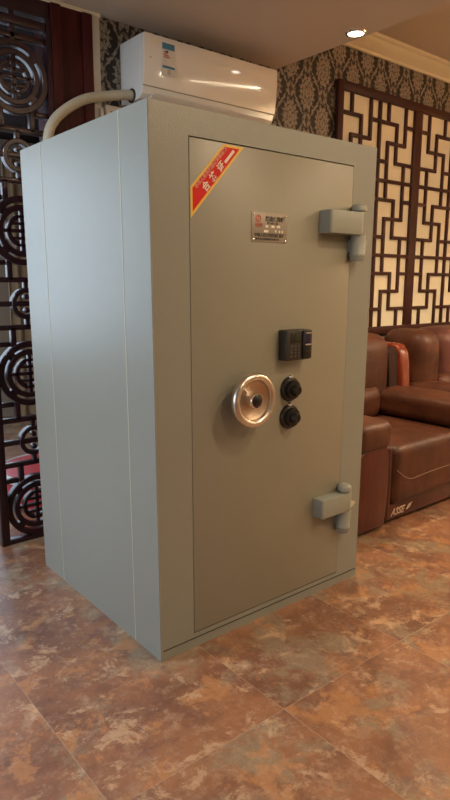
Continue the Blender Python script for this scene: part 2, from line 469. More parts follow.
# ================================================================== SETTING
WY = 1.42          # face of the papered wall
CL, CH = 2.75, 3.13
SX = 1.89          # right edge of the lowered ceiling
struct('floor', box(B(), -4.3, 5.3, -5.2, 4.8, -0.12, 0.0), 'floor')
struct('wall_back', box(B(), 0.335, 5.3, WY, WY+0.16, 0, 3.3), 'wallpaper')
struct('wall_right', box(B(), 5.2, 5.36, -5.2, WY, 0, 3.3), 'plaster')
struct('wall_front', box(B(), -4.3, 5.3, -5.2, -5.04, 0, 3.3), 'plaster')
# left wall with a window opening
bm = B()
for a in ((-4.3, -4.16, -5.04, -1.1, 0, 3.3), (-4.3, -4.16, 1.1, 4.8, 0, 3.3), (-4.3, -4.16, -1.1, 1.1, 0, 0.65), (-4.3, -4.16, -1.1, 1.1, 2.55, 3.3)): box(bm, *a)
struct('wall_left', bm, 'plaster')
# far wall of the room behind the screen, with its window opening
bm = B()
for a in ((-4.16, -3.0, 4.6, 4.76, 0, 3.3), (0.9, 3.0, 4.6, 4.76, 0, 3.3), (-3.0, 0.9, 4.6, 4.76, 0, 0.7), (-3.0, 0.9, 4.6, 4.76, 2.7, 3.3)): box(bm, *a)
struct('wall_far', bm, 'plaster_back')
struct('wall_side', box(B(), 2.84, 3.0, WY+0.16, 4.6, 0, 3.3), 'plaster_back')
bm = B(); box(bm, -4.3, SX, -5.2, WY+0.16, CL, CL+0.10); box(bm, SX-0.04, SX, -5.2, WY, CL+0.10, CH)
struct('ceiling_lower', bm, 'ceiling')
struct('ceiling_upper', box(B(), SX-0.04, 5.3, -5.2, WY+0.1, CH, CH+0.12), 'ceiling')
struct('ceiling_back_room', box(B(), -4.3, 3.0, WY+0.16, 4.8, CL, CL+0.1), 'dark_ceiling')
# stepped cornice along the papered wall under the raised ceiling
prof = [(WY, 3.035), (WY-0.018, 3.035), (WY-0.022, 3.052), (WY-0.040, 3.058), (WY-0.060, 3.075), (WY-0.092, 3.090), (WY-0.100, 3.106), (WY-0.125, 3.112), (WY-0.130, CH), (WY, CH)]
struct('trim_1', prism(B(), prof, 'x', SX, 5.2), 'trim', smooth=True)
struct('trim_2', box(B(), -0.6, 0.60, WY-0.030, WY, 2.732, 2.75), 'trim')
struct('trim_3', box(B(), 0.550, 0.594, WY-0.028, WY, 0.0, 2.732, 0.004), 'conduit')
# red wooden jamb beside the carved screen
bm = B(); box(bm, 0.318, 0.548, WY-0.03, WY+0.16, 0, 2.732); 
struct('door_1', bm, 'darkred')
bm = B(); box(bm, 0.318, 0.372, WY-0.05, WY-0.03, 0, 2.732, 0.006); box(bm, 0.490, 0.545, WY-0.045, WY-0.03, 0, 2.732, 0.006)
struct('trim_4', bm, 'darkred')
bm = B(); box(bm, -0.6, 0.318, WY-0.03, WY+0.06, 2.655, 2.732, 0.004)
struct('trim_5', bm, 'screen')
def window(name, o, horiz, w_, h_, cols, rows):
    """o = lower left corner; horiz 'x' or 'y'"""
    bm = B()
    def bar(a0, a1, z0, z1, t=0.06):
        if horiz == 'x': box(bm, o[0]+a0, o[0]+a1, o[1], o[1]+t, o[2]+z0, o[2]+z1, 0.004)
        else: box(bm, o[0], o[0]+t, o[1]+a0, o[1]+a1, o[2]+z0, o[2]+z1, 0.004)
    bar(0, 0.06, 0, h_); bar(w_-0.06, w_, 0, h_); bar(0.06, w_-0.06, 0, 0.06); bar(0.06, w_-0.06, h_-0.06, h_)
    for c in range(1, cols): bar(w_*c/cols-0.022, w_*c/cols+0.022, 0.06, h_-0.06, 0.05)
    for c in range(1, rows): bar(0.06, w_-0.06, h_*c/rows-0.018, h_*c/rows+0.018, 0.04)
    f = struct(name, bm, 'window_frame')
    bm = B()
    if horiz == 'x': box(bm, o[0]+0.03, o[0]+w_-0.03, o[1]+0.025, o[1]+0.031, o[2]+0.03, o[2]+h_-0.03)
    else: box(bm, o[0]+0.025, o[0]+0.031, o[1]+0.03, o[1]+w_-0.03, o[2]+0.03, o[2]+h_-0.03)
    p = obj('pane', bm, 'glass', f, False)
    return f
window('window_1', (-3.0, 4.61, 0.7), 'x', 3.9, 2.0, 4, 2)
window('window_2', (-4.22, -1.1, 0.65), 'y', 2.2, 1.9, 3, 2)

# ================================================================== LAMPS
def downlight(name, label, x, y, z=CL, spread=PI):
    t = thing(name, label, 'lamp', (x, y, z), 'recessed downlights in the lowered ceiling')
    mt = Matrix.Translation((x, y, z))
    obj('trim_ring', lathe(B(), [(0.043, -0.004), (0.046, -0.008), (0.056, -0.007), (0.060, 0.0), (0.043, 0.0), (0.043, -0.004)], mt), 'chrome', t)
    obj('lens', lathe(B(), [(0.0, -0.0045), (0.030, -0.004), (0.043, -0.002)], mt), 'lamp_white', t)
    l = area_light('downlight_beam', (x, y, z-0.012), (0, 0, -1), 0.08, 0.08, P_DOWN, (1.0, 0.76, 0.48), 'DISK', spread)
    return t
downlight('downlight', 'small round recessed downlight shining near the edge of the lowered ceiling', 1.815, 0.707, spread=2.1)
for x, y, lb in ((0.95, -1.35, 'recessed downlight out of view in front of the safe door'),
                 (1.70, -2.0, 'recessed downlight out of view behind the camera, right of it'),
                 (0.2, -2.6, 'recessed downlight out of view behind the camera')):
    downlight('downlight', lb, x, y)
def line_lamp(label, x, y0, y1):
    t = thing('ceiling_lamp', label, 'lamp', (x, (y0+y1)/2, CH))
    obj('housing', box(B(), x-0.05, x+0.05, y0, y1, CH-0.035, CH, 0.004), 'window_frame', t)
    obj('diffuser', box(B(), x-0.04, x+0.04, y0+0.02, y1-0.02, CH-0.048, CH-0.035, 0.003), 'lamp_line', t)
    area_light('ceiling_lamp_glow', (x, (y0+y1)/2, CH-0.055), (0, 0, -1), 0.08, y1-y0-0.06, P_LINE, (1.0, 0.77, 0.50))
line_lamp('long ceiling lamp out of view over the seating area', 4.0, -4.9, -0.4)
t = thing('fill_panel_lamp', 'square cool white fill panel added out of view left of the safe', 'lamp', (-1.6, 0.9, CL))  # invented lamp, added to brighten the floor left of the safe
obj('frame', box(B(), -1.92, -1.28, 0.58, 1.22, CL-0.012, CL, 0.003), 'window_frame', t)
obj('diffuser', box(B(), -1.90, -1.30, 0.60, 1.20, CL-0.016, CL-0.011, 0.001), 'fill_panel_face', t)
area_light('panel_fill_light', (-1.6, 0.9, CL-0.02), (0, 0, -1), 0.58, 0.58, P_FILL_PANEL, (0.86, 0.93, 1.0))
def pendant(label, x, y, z):  # invented lamps, added to brighten the lattice wall and sofas
    t = thing('fill_pendant_lamp', label, 'lamp', (x, y, CH), 'added pendant fill lamps over the seating area')
    mt = Matrix.Translation((x, y, 0))
    obj('ceiling_rose', lathe(B(), [(0, CH-0.03), (0.05, CH-0.025), (0.055, CH)], mt, 24), 'chrome', t)
    obj('cord', tube(B(), [(x, y, z+0.16), (x, y, CH-0.02)], 0.004, 8), 'black', t)
    obj('shade', lathe(B(), [(0.03, z+0.17), (0.10, z+0.15), (0.17, z+0.02), (0.18, z-0.10), (0.176, z-0.10), (0.165, z+0.02), (0.095, z+0.145), (0.03, z+0.165)], mt, 32), 'lamp_shade', t)
    d = bpy.data.lights.new('pendant_fill_bulb', 'POINT'); d.energy = P_FILL_PEND; d.color = (1.0, 0.77, 0.50); d.shadow_soft_size = 0.07
    o = bpy.data.objects.new('pendant_fill_bulb', d); COL.objects.link(o); o.location = (x, y, z-0.03)
pendant('added pendant fill lamp out of view over the seating area, nearer the safe', 3.3, -0.45, 2.10)
pendant('added pendant fill lamp out of view over the seating area, farther right', 4.5, -0.45, 2.10)

# ================================================================== SAFE
SW, SD, SH = 1.132, 1.039, 1.95
safe = thing('safe', 'tall grey-green steel safe standing alone on the tiled floor', 'safe', (SW/2, SD/2, 0))
DX0, DX1, DZ0, DZ1 = 0.156, 0.986, 0.062, 1.858
bm = B()
# body shell: front frame ring plus block behind, with a recess for the door
box(bm, 0, SW, 0.045, SD, 0, SH)
box(bm, 0, DX0-0.0016, 0, 0.045, 0, SH); box(bm, DX1+0.0016, SW, 0, 0.045, 0, SH)
box(bm, DX0-0.0016, DX1+0.0016, 0, 0.045, DZ1+0.004, SH); box(bm, DX0-0.0016, DX1+0.0016, 0, 0.045, 0, DZ0-0.004)
bmesh.ops.remove_doubles(bm, verts=bm.verts, dist=1e-5)
body = obj('body', bm, 'safe', safe, True, 30)
for y in (0.181, 0.826):
    obj('seam', box(B(), -0.0008, 0.001, y-0.0028, y+0.0028, 0.004, SH-0.002), 'bead', body, False)
obj('corner_bead', tube(B(), [(0.0015, 0.0015, 0.002), (0.0015, 0.0015, SH-0.002)], 0.004, 8), 'safe', body)
obj('plinth_seam', box(B(), 0.01, SW-0.005, -0.0015, 0.002, 0.0365, 0.0395), 'gap', body, False)
obj('door_gap', box(B(), DX0-0.004, DX1+0.004, 0.038, 0.0449, DZ0-0.004, DZ1+0.004), 'gap', body, False)
door = obj('door', box(B(), DX0, DX1, -0.002, 0.038, DZ0, DZ1, 0.003), 'safe_door', safe)

def hinge(z0, z1, zb, x0, x1, d, px):
    py = -d*0.52
    bm = B()
    # arm: block that rounds off around the pin at its right end
    pts = [(x0, 0.0-0.002), (x0, -d+0.006), (x0+0.006, -d)]
    for i in range(9):
        a = -PI/2 + PI/2*i/8
        pts.append((x1-0.035+0.035*math.cos(a), -d+0.035+0.035*math.sin(a)))
    pts += [(x1, -0.002)]
    prism(bm, pts, 'z', z0, z1, 0.003)
    h = obj('hinge', bm, 'hinge', safe)
    h['label'] = 'upper hinge of the safe door' if z0 > 1 else 'lower hinge of the safe door'
    r = 0.031
    mt = Matrix.Translation((px, py, 0))
    obj('pin', lathe(B(), [(0, zb), (r*0.9, zb), (r, zb+0.004), (r, zb+0.020), (r+0.0015, zb+0.022), (r+0.0015, zb+0.030), (r, zb+0.032), (r, z0+0.001)], mt, 28), 'hinge', h)
    obj('pin_cap', lathe(B(), [(r*0.75, z1-0.002), (r*0.75, z1+0.006), (r+0.001, z1+0.008), (r+0.001, z1+0.022), (r*0.9, z1+0.031), (r*0.5, z1+0.037), (0, z1+0.039)], mt, 28), 'hinge', h)
    # bracket on the frame that carries the lower knuckle
    bm = B(); box(bm, px-0.022, px+0.060, py, -0.0005, zb+0.036, zb+0.09, 0.003)
    obj('bracket', bm, 'hinge', h)
    return h
hinge(1.580, 1.670, 1.474, 0.790, 1.006, 0.066, 0.992)
h2 = hinge(0.378, 0.462, 0.272, 0.808, 1.020, 0.060, 0.982)
obj('bracket_piece', prism(B(), [(1.055, 0.347), (1.098, 0.375), (1.098, 0.382), (1.050, 0.400)], 'y', -0.0035, -0.0004), 'hinge_edge', h2, False)  # small triangular cream piece of the door-frame bracket

# hand wheel, lathe axis towards -y
def ry(x, z): return Matrix.Translation((x, 0, z)) @ Matrix.Rotation(PI/2, 4, 'X')     # local z -> -y
wx, wz = 0.392, 0.953
wheel = obj('hand_wheel', lathe(B(), [(0.074, 0.066), (0.078, 0.058), (0.090, 0.052), (0.100, 0.056), (0.1045, 0.066), (0.1040, 0.076), (0.098, 0.084), (0.089, 0.087), (0.080, 0.084), (0.074, 0.076), (0.074, 0.066)], ry(wx, wz), 56), 'steel', safe)
obj('dish', lathe(B(), [(0.0, 0.052), (0.030, 0.054), (0.055, 0.058), (0.076, 0.070), (0.076, 0.062), (0.055, 0.050), (0.0, 0.044)], ry(wx, wz), 48), 'steel_dish', wheel)
obj('shaft', lathe(B(), [(0.026, 0.0), (0.026, 0.05), (0.0, 0.05)], ry(wx, wz), 24), 'steel', wheel)
hub = obj('hub', lathe(B(), [(0.034, 0.050), (0.033, 0.082), (0.030, 0.088), (0.025, 0.088), (0.024, 0.080)], ry(wx, wz), 32), 'chrome', wheel)
obj('hub_cap', lathe(B(), [(0.025, 0.076), (0.024, 0.087), (0.014, 0.093), (0, 0.094)], ry(wx, wz), 32), 'black', hub)

def dial(x, z, pos):
    mt = ry(x, z)
    d = obj('combination_dial', lathe(B(), [(0.0, 0.0), (0.050, 0.0), (0.051, 0.008), (0.048, 0.014), (0.038, 0.017), (0.036, 0.018)], mt, 40), 'black', safe)
    d['label'] = pos + ' black combination dial'
    bm = B()
    n = 48; prof = [(0.037, 0.016), (0.037, 0.032), (0.034, 0.036)]
    rings = []
    for r, h in prof:
        rings.append([bm.verts.new(mt @ Vector(((r+(0.0016 if i % 2 else -0.0008))*math.cos(2*PI*i/n), (r+(0.0016 if i % 2 else -0.0008))*math.sin(2*PI*i/n), h))) for i in range(n)])
    for a, b in zip(rings, rings[1:]):
        for i in range(n): bm.faces.new((a[i], a[(i+1) % n], b[(i+1) % n], b[i]))
    bm.faces.new(rings[-1])
    bmesh.ops.recalc_face_normals(bm, faces=bm.faces)
    k = obj('dial_ring', bm, 'black', d, True, 25)
    obj('knob', lathe(B(), [(0.023, 0.034), (0.022, 0.050), (0.019, 0.055), (0.013, 0.056), (0.011, 0.053), (0, 0.053)], mt, 28), 'black', d)
    obj('index_mark', lathe(B(), [(0.009, 0.0), (0.009, 0.012), (0.006, 0.016), (0, 0.017)], ry(x, z+0.050), 18), 'chrome', d)
dial(0.643, 0.962, 'upper'); dial(0.642, 0.848, 'lower')

# keypad lock with fingerprint window
bm = B(); box(bm, 0.577, 0.714, -0.048, -0.001, 1.083, 1.203, 0.005, 3)
pad = obj('keypad_lock', bm, 'dark_plastic', safe)
bm = B(); box(bm, 0.664, 0.711, -0.057, -0.046, 1.088, 1.200, 0.003)
obj('sensor_housing', bm, 'black', pad)
obj('sensor', box(B(), 0.673, 0.703, -0.0585, -0.056, 1.147, 1.187, 0.001), 'sensor', pad)
for z0, z1 in ((1.187, 1.192), (1.141, 1.147)): obj('sensor_rim', box(B(), 0.672, 0.704, -0.0595, -0.056, z0, z1), 'chrome', pad, False)
obj('sensor_stripe', box(B(), 0.676, 0.700, -0.0582, -0.056, 1.117, 1.1195), 'key', pad)
obj('screen', box(B(), 0.598, 0.652, -0.0495, -0.047, 1.152, 1.188, 0.001), 'lcd', pad)
for r_ in range(4):
    for c_ in range(3):
        x, z = 0.604+0.0205*c_, 1.138-0.0130*r_
        obj('key', box(B(), x-0.0062, x+0.0062, -0.0505, -0.047, z-0.0038, z+0.0038, 0.001), 'key', pad)

# nameplate
plate = obj('nameplate', box(B(), 0.429, 0.611, -0.0045, -0.002, 1.533, 1.640, 0.001), 'plate', door)
for x, z in ((0.438, 1.632), (0.602, 1.632), (0.438, 1.541), (0.602, 1.541)):
    obj('rivet', lathe(B(), [(0.0045, 0.0045), (0.004, 0.0062), (0, 0.007)], ry(x, z), 12), 'chrome', plate)
X1, Z1 = (1, 0, 0), (0, 0, 1)
text_mesh('防盗保险柜', 0.0195, 'ink', 'lettering', plate, (0.497, -0.0045, 1.617), X1, Z1, 0.0006, bold=0.0006)
text_mesh('中国', 0.017, 'red_ink', 'emblem', plate, (0.447, -0.0045, 1.592), X1, Z1, 0.0006, bold=0.0008)
bm = B(); lathe(bm, [(0.013, 0.0045), (0.013, 0.0052), (0.009, 0.0052), (0.009, 0.0045)], ry(0.462, 1.617), 20)
box(bm, 0.4605, 0.4640, -0.0052, -0.0045, 1.604, 1.630)
obj('emblem', bm, 'red_ink', plate)
for i, (x0, x1, z, m_) in enumerate(((0.497, 0.511, 1.591, 'sticker_white'), (0.527, 0.543, 1.591, 'sticker_white'), (0.555, 0.572, 1.592, 'sticker_white'),
                                (0.490, 0.512, 1.573, 'sticker_white'), (0.546, 0.553, 1.575, 'sticker_white'), (0.566, 0.572, 1.574, 'sticker_white'), (0.580, 0.587, 1.574, 'sticker_white'))):
    obj('number_field', box(B(), x0, x1, -0.0052, -0.0045, z-0.0042, z+0.0042), m_, plate, False)
text_mesh('型号 编号 日期', 0.0085, 'ink', 'lettering', plate, (0.505, -0.0045, 1.602), X1, Z1, 0.0006)
text_mesh('中国人民公安防盗门柜厂', 0.0142, 'ink', 'lettering', plate, (0.443, -0.0045, 1.558), X1, Z1, 0.0006, bold=0.0004)
text_mesh('地址 电话 防盗保险柜有限公司', 0.0088, 'ink', 'lettering', plate, (0.448, -0.0045, 1.544), X1, Z1, 0.0006)

# red certificate sticker slanting across the top left corner of the door
A_, B_, C_, D_ = (0.300, 1.8535), (0.390, 1.8535), (0.159, 1.598), (0.159, 1.700)
sticker = obj('certificate_sticker', prism(B(), [A_, B_, C_, D_], 'y', -0.0030, -0.0020), 'sticker_yellow', door, False)
sticker['label'] = 'red sticker with yellow border and white lettering'
def inset(pts, d):
    out = []; n = len(pts); c = (sum(p[0] for p in pts)/n, sum(p[1] for p in pts)/n)
    L = []
    for i in range(n):
        a, b = Vector(pts[i]), Vector(pts[(i+1) % n]); t = (b-a).normalized(); nn = Vector((-t.y, t.x))
        if nn.dot(Vector(c)-a) < 0: nn = -nn
        L.append((a+nn*d, t))
    for i in range(n):
        p, t = L[i-1]; q, s = L[i]
        k = ((q-p).x*s.y - (q-p).y*s.x)/(t.x*s.y - t.y*s.x)
        out.append(tuple(p + t*k))
    return out
obj('red_field', prism(B(), inset([A_, B_, C_, D_], 0.0085), 'y', -0.0036, -0.0028), 'sticker_red', sticker, False)
SDIR = Vector((B_[0]-C_[0], 0, B_[1]-C_[1])).normalized()
NDIR = Vector((-SDIR.z, 0, SDIR.x))
def st(s, n):      # s along the strip from C_, n across it from the lower edge
    return Vector((C_[0], -0.0036, C_[1])) + SDIR*s + NDIR*n
text_mesh('中华人民共和国公安部监制', 0.0162, 'sticker_pink', 'lettering', sticker, st(0.088, 0.051), SDIR, NDIR, 0.0006, bold=0.0003)
for ch, s in (('合', 0.108), ('格', 0.154), ('证', 0.203)):
    text_mesh(ch, 0.033, 'sticker_white', 'lettering', sticker, st(s, 0.024), SDIR, NDIR, 0.0006, bold=0.0008)
bm = B(); p = [st(0.243, 0.017), st(0.302, 0.017), st(0.302, 0.027), st(0.243, 0.027)]
prism(bm, [(q.x, q.z) for q in p], 'y', -0.0044, -0.0034)
obj('number_strip', bm, 'sticker_white', sticker, False)

for o in [safe] + list(safe.children_recursive):
    if o.type != 'MESH': continue
    off = root_loc(o)
    for v_ in o.data.vertices:
        wv = v_.co + off
        v_.co.x += (wv.z/SH*2-1)*0.009*(wv.x/SW*2-1)
# ================================================================== AIR CONDITIONER
AX0, AX1, AB, AF = 0.742, 1.676, WY, 1.20
ac = thing('air_conditioner', 'white wall air conditioner mounted above the safe just under the ceiling', 'air conditioner', ((AX0+AX1)/2, AB, 2.33))
prof = [(AB+0.028, 2.650), (AF+0.030, 2.650), (AF+0.014, 2.644), (AF+0.012, 2.63), (AF+0.024, 2.42), (AF+0.025, 2.395), (AF+0.034, 2.366), (AF+0.060, 2.345), (AB-0.05, 2.332), (AB+0.028, 2.345)]
obj('casing', prism(B(), prof, 'x', AX0, AX1, 0.005, 3), 'ac_matte', ac, True, 30)
# gently bowed glossy front panel
pp = []
for i in range(15):
    t = i/14; z = 2.403 + (2.646-2.403)*t
    pp.append((AF + 0.44*max(0, 2.60-z)**2 + 0.25*max(0, z-2.60)**2, z))
pp = [(AF+0.028, 2.403)] + pp + [(AF+0.028, 2.646)]
panel = obj('front_panel', prism(B(), pp, 'x', AX0-0.001, AX1+0.001, 0.003, 2), 'ac', ac, True, 30)
obj('panel_seam', box(B(), AX0+0.002, AX1-0.002, AF+0.0225, AF+0.04, 2.399, 2.4035), 'seam_tan', ac, False)
obj('louver', prism(B(), [(AF+0.022, 2.372), (AF+0.019, 2.366), (AF+0.050, 2.340), (AF+0.120, 2.330), (AF+0.120, 2.336), (AF+0.056, 2.348)], 'x', AX0+0.06, AX1-0.06), 'ac_matte', ac)
obj('pipe_collar', lathe(B(), [(0.036, 0.0), (0.036, 0.006), (0.026, 0.006), (0.026, 0.0)], Matrix.Translation((AX0, 1.33, 2.368)) @ Matrix.Rotation(-PI/2, 4, 'Y'), 24), 'dark_plastic', ac)
lab = obj('energy_label', box(B(), 0.850, 0.927, AF-0.0015, AF+0.001, 2.463, 2.620), 'label_paper', panel, False)
lab['label'] = 'blue and white energy label'
obj('label_header', box(B(), 0.850, 0.927, AF-0.0025, AF-0.001, 2.590, 2.620), 'label_blue', lab, False)
obj('label_band', box(B(), 0.850, 0.927, AF-0.0025, AF-0.001, 2.499, 2.511), 'label_blue', lab, False)
bm = B()
for i in range(4): box(bm, 0.858, 0.872+0.009*i, AF-0.0025, AF-0.001, 2.580-0.0085*i-0.005, 2.580-0.0085*i)
obj('rating_bars', bm, 'red_ink', lab, False)
obj('rating_mark', box(B(), 0.872, 0.886, AF-0.003, AF-0.001, 2.574, 2.584), 'ink', lab, False)
bm = B(); box(bm, 0.880, 0.900, AF-0.0025, AF-0.001, 2.470, 2.494)
obj('label_stamp', bm, 'pipe', lab, False)
obj('panel_badge', lathe(B(), [(0.016, -0.001), (0.016, 0.0016), (0.012, 0.002), (0, 0.002)], Matrix.Translation((0.802, AF, 2.612)) @ Matrix.Rotation(PI/2, 4, 'X'), 20), 'trim', panel)
obj('display_light', box(B(), 0.772, 0.784, AF-0.001, AF+0.002, 2.532, 2.536), 'chrome', panel, False)

ac.location += Vector((-0.017, -0.030, -0.011))
# insulated pipe running from the unit down behind the safe
pts = spline([(0.729, 1.30, 2.359), (0.690, 1.31, 2.358), (0.582, 1.335, 2.338), (0.495, 1.335, 2.314), (0.427, 1.335, 2.283), (0.354, 1.335, 2.233), (0.298, 1.335, 2.180), (0.262, 1.335, 2.11), (0.255, 1.335, 2.0), (0.255, 1.335, 1.6), (0.255, 1.33, 0.8), (0.255, 1.33, 0.05)], 8)
tag(obj('refrigerant_pipe', tube(B(), pts, 0.025, 16), 'pipe'), 'taped cream pipe bending from the air conditioner down behind the safe', 'pipe')
# socket by the trunking
sk = tag(obj('wall_socket', box(B(), 0.612, 0.715, WY-0.035, WY-0.0005, 2.215, 2.315, 0.006), 'conduit'), 'white wall socket below the pipe beside the trunking', 'socket')
bm = B(); box(bm, 0.640, 0.668, WY-0.037, WY-0.034, 2.262, 2.284); box(bm, 0.674, 0.690, WY-0.037, WY-0.034, 2.262, 2.284)
obj('socket_slots', bm, 'black', sk, False)
tag(obj('cable_duct', box(B(), 0.575, 0.592, WY-0.05, WY-0.0285, 0.0, 2.29, 0.003), 'conduit'), 'short white cable duct in front of the tall trunking, left of the socket', 'cable duct')

# ================================================================== CARVED SCREEN
screen = thing('carved_screen', 'dark red carved wood screen of round fretwork behind the safe', 'screen', (0.12, WY, 0))
sy0, sy1 = WY-0.035, WY+0.005
SXL, SXR, XC = -0.085, 0.318, 0.125
bm = B(); box(bm, SXL, SXL+0.045, sy0-0.012, sy1+0.012, 0.0, 2.655, 0.006); obj('stile', bm, 'screen', screen)
bm = B(); box(bm, SXR-0.028, SXR-0.001, sy0-0.012, sy1+0.012, 0.0, 2.655, 0.006); obj('stile', bm, 'screen', screen)
bm = B(); box(bm, SXL+0.045, SXR-0.028, sy0-0.006, sy1+0.006, 0.0, 0.025, 0.004); obj('bottom_rail', bm, 'screen', screen)
bm = B(); box(bm, SXL+0.045, SXR-0.028, sy0-0.006, sy1+0.006, 2.590, 2.630, 0.005); obj('top_rail', bm, 'screen', screen)
def arc_bar(bm, cx, cz, r0, r1, a0, a1, y0, y1, n=40):
    """flat ring or ring segment with squared section and softened front edges"""
    full = abs(a1-a0) >= 2*PI-1e-6
    N = n if full else n+1
    sec = [(r0, y1), (r0, y0+0.004), (r0+0.004, y0), (r1-0.004, y0), (r1, y0+0.004), (r1, y1)]
    rings = []
    for i in range(N):
        a = a0 + (a1-a0)*i/n
        rings.append([bm.verts.new((cx+r*math.cos(a), y, cz+r*math.sin(a))) for r, y in sec])
    fs = []
    for i in range(n):
        A, C2 = rings[i], rings[(i+1) % N]
        for k in range(6): fs.append(bm.faces.new((A[k], A[(k+1) % 6], C2[(k+1) % 6], C2[k])))
    if not full:
        fs.append(bm.faces.new(rings[0])); fs.append(bm.faces.new(list(reversed(rings[-1]))))
    bmesh.ops.recalc_face_normals(bm, faces=fs)
CZ = (0.190, 0.912, 1.636, 2.358)
for cz in CZ:
    bm = B()
    arc_bar(bm, XC, cz, 0.139, 0.170, 0, 2*PI, sy0, sy1, 56)
    arc_bar(bm, XC, cz, 0.099, 0.127, 0, 2*PI, sy0+0.004, sy1-0.004, 48)
    for a in (PI/4, 3*PI/4, 5*PI/4, 7*PI/4):
        p0 = Vector((XC+0.120*math.cos(a), 0, cz+0.120*math.sin(a))); p1 = Vector((XC+0.142*math.cos(a), 0, cz+0.142*math.sin(a)))
        n_ = Vector((-math.sin(a), 0, math.cos(a)))*0.020
        prism(bm, [(q.x, q.z) for q in (p0+n_, p1+n_, p1-n_, p0-n_)], 'y', sy0+0.005, sy1-0.005)
    # round longevity character: central post, bars and hooked side strokes
    y0, y1 = sy0+0.006, sy1-0.006
    box(bm, XC-0.009, XC+0.009, y0, y1, cz-0.102, cz+0.102, 0.003)
    box(bm, XC-0.100, XC+0.100, y0, y1, cz-0.009, cz+0.009, 0.003)
    for c0 in (0, PI): arc_bar(bm, XC, cz, 0.058, 0.082, c0-PI/2+0.32, c0+PI/2-0.32, y0, y1, 22)
    for s in (1, -1):
        box(bm, XC-0.056, XC+0.056, y0, y1, cz+s*0.036-0.007, cz+s*0.036+0.007, 0.002)
        box(bm, XC-0.034, XC+0.034, y0, y1, cz+s*0.070-0.007, cz+s*0.070+0.007, 0.002)
    o = obj('longevity_roundel', bm, 'screen', screen, True, 35)
L0, R0 = SXL+0.045, SXR-0.028
for i in range(3):
    mz = (CZ[i]+CZ[i+1])/2
    bm = B()
    for dz in (-0.205, -0.120, 0.0, 0.120, 0.205):
        if abs(dz) in (0.120, 0.0): box(bm, L0, R0, sy0+0.004, sy1-0.004, mz+dz-0.013, mz+dz+0.013, 0.003)
        else:
            box(bm, L0, XC-0.096, sy0+0.004, sy1-0.004, mz+dz-0.012, mz+dz+0.012, 0.003); box(bm, XC+0.096, R0, sy0+0.004, sy1-0.004, mz+dz-0.012, mz+dz+0.012, 0.003)
    for s in (1, -1):
        for q in (1, -1):
            zs = sorted((mz+s*0.118, mz+s*0.232)); xc = XC+q*0.078
            box(bm, xc-0.013, xc+0.013, sy0+0.004, sy1-0.004, zs[0], zs[1], 0.003)
    arc_bar(bm, XC, mz, 0.056, 0.080, 0, 2*PI, sy0+0.001, sy1-0.002, 36)
    for s in (1, -1):
        zs = sorted((mz+s*0.075, mz+s*0.122)); box(bm, XC-0.010, XC+0.010, sy0+0.004, sy1-0.004, zs[0], zs[1], 0.003)
        lathe(bm, [(0, -0.022), (0.012, -0.020), (0.016, 0), (0.012, 0.020), (0, 0.022)], Matrix.Translation((XC, sy0+0.018, mz+s*0.034)) @ Matrix.Rotation(PI/2, 4, 'X'), 14)
    obj('fret_panel', bm, 'screen', screen, True, 35)
bm = B()
for z in (2.545, ): box(bm, L0, R0, sy0+0.004, sy1-0.004, z-0.014, z+0.014, 0.003)
for xc in (XC,): box(bm, xc-0.012, xc+0.012, sy0+0.004, sy1-0.004, 2.525, 2.652, 0.003)
obj('fret_panel', bm, 'screen', screen)

# red tub on the floor of the next room
rx_, ry_ = 0.46, 1.94
tub = thing('red_tub', 'low round red tub with a white rim standing behind the carved screen', 'tub', (rx_, ry_, 0))
mt = Matrix.Translation((rx_, ry_, 0))
obj('body', lathe(B(), [(0, 0.0), (0.26, 0.0), (0.30, 0.02), (0.325, 0.185), (0.318, 0.185), (0.30, 0.18), (0, 0.18)], mt, 56), 'red_paint', tub)
obj('rim', lathe(B(), [(0.325, 0.183), (0.342, 0.186), (0.344, 0.222), (0.336, 0.229), (0.326, 0.228), (0.320, 0.220), (0.320, 0.186)], mt, 56), 'white_rim', tub)
obj('lid', lathe(B(), [(0.322, 0.190), (0.320, 0.224), (0.30, 0.227), (0, 0.229)], mt, 56), 'red_paint', tub)
# curtains in the next room
def curtain(label, x0, x1, m_, y):
    bm = B(); n = 44; a = []
    for i in range(n+1):
        x = x0+(x1-x0)*i/n; yy = y+0.025*math.sin((x-x0)*55)
        a.append((bm.verts.new((x, yy, 0.03)), bm.verts.new((x, yy, 2.62)), bm.verts.new((x, yy+0.012, 0.03)), bm.verts.new((x, yy+0.012, 2.62))))
    for p_, q_ in zip(a, a[1:]):
        bm.faces.new((p_[0], q_[0], q_[1], p_[1])); bm.faces.new((p_[2], p_[3], q_[3], q_[2]))
        bm.faces.new((p_[1], q_[1], q_[3], p_[3])); bm.faces.new((p_[0], p_[2], q_[2], q_[0]))
    bm.faces.new((a[0][0], a[0][1], a[0][3], a[0][2])); bm.faces.new((a[-1][0], a[-1][2], a[-1][3], a[-1][1]))
    bmesh.ops.recalc_face_normals(bm, faces=bm.faces)
    return tag(obj('curtain', bm, m_), label, 'curtain')
curtain('tan curtain hanging in the next room, glimpsed left through the screen', 1.16, 1.52, 'curtain', 4.42)
curtain('pale blue-grey curtain beside the tan one, glimpsed through the screen', 1.53, 1.75, 'curtain_blue', 4.42)

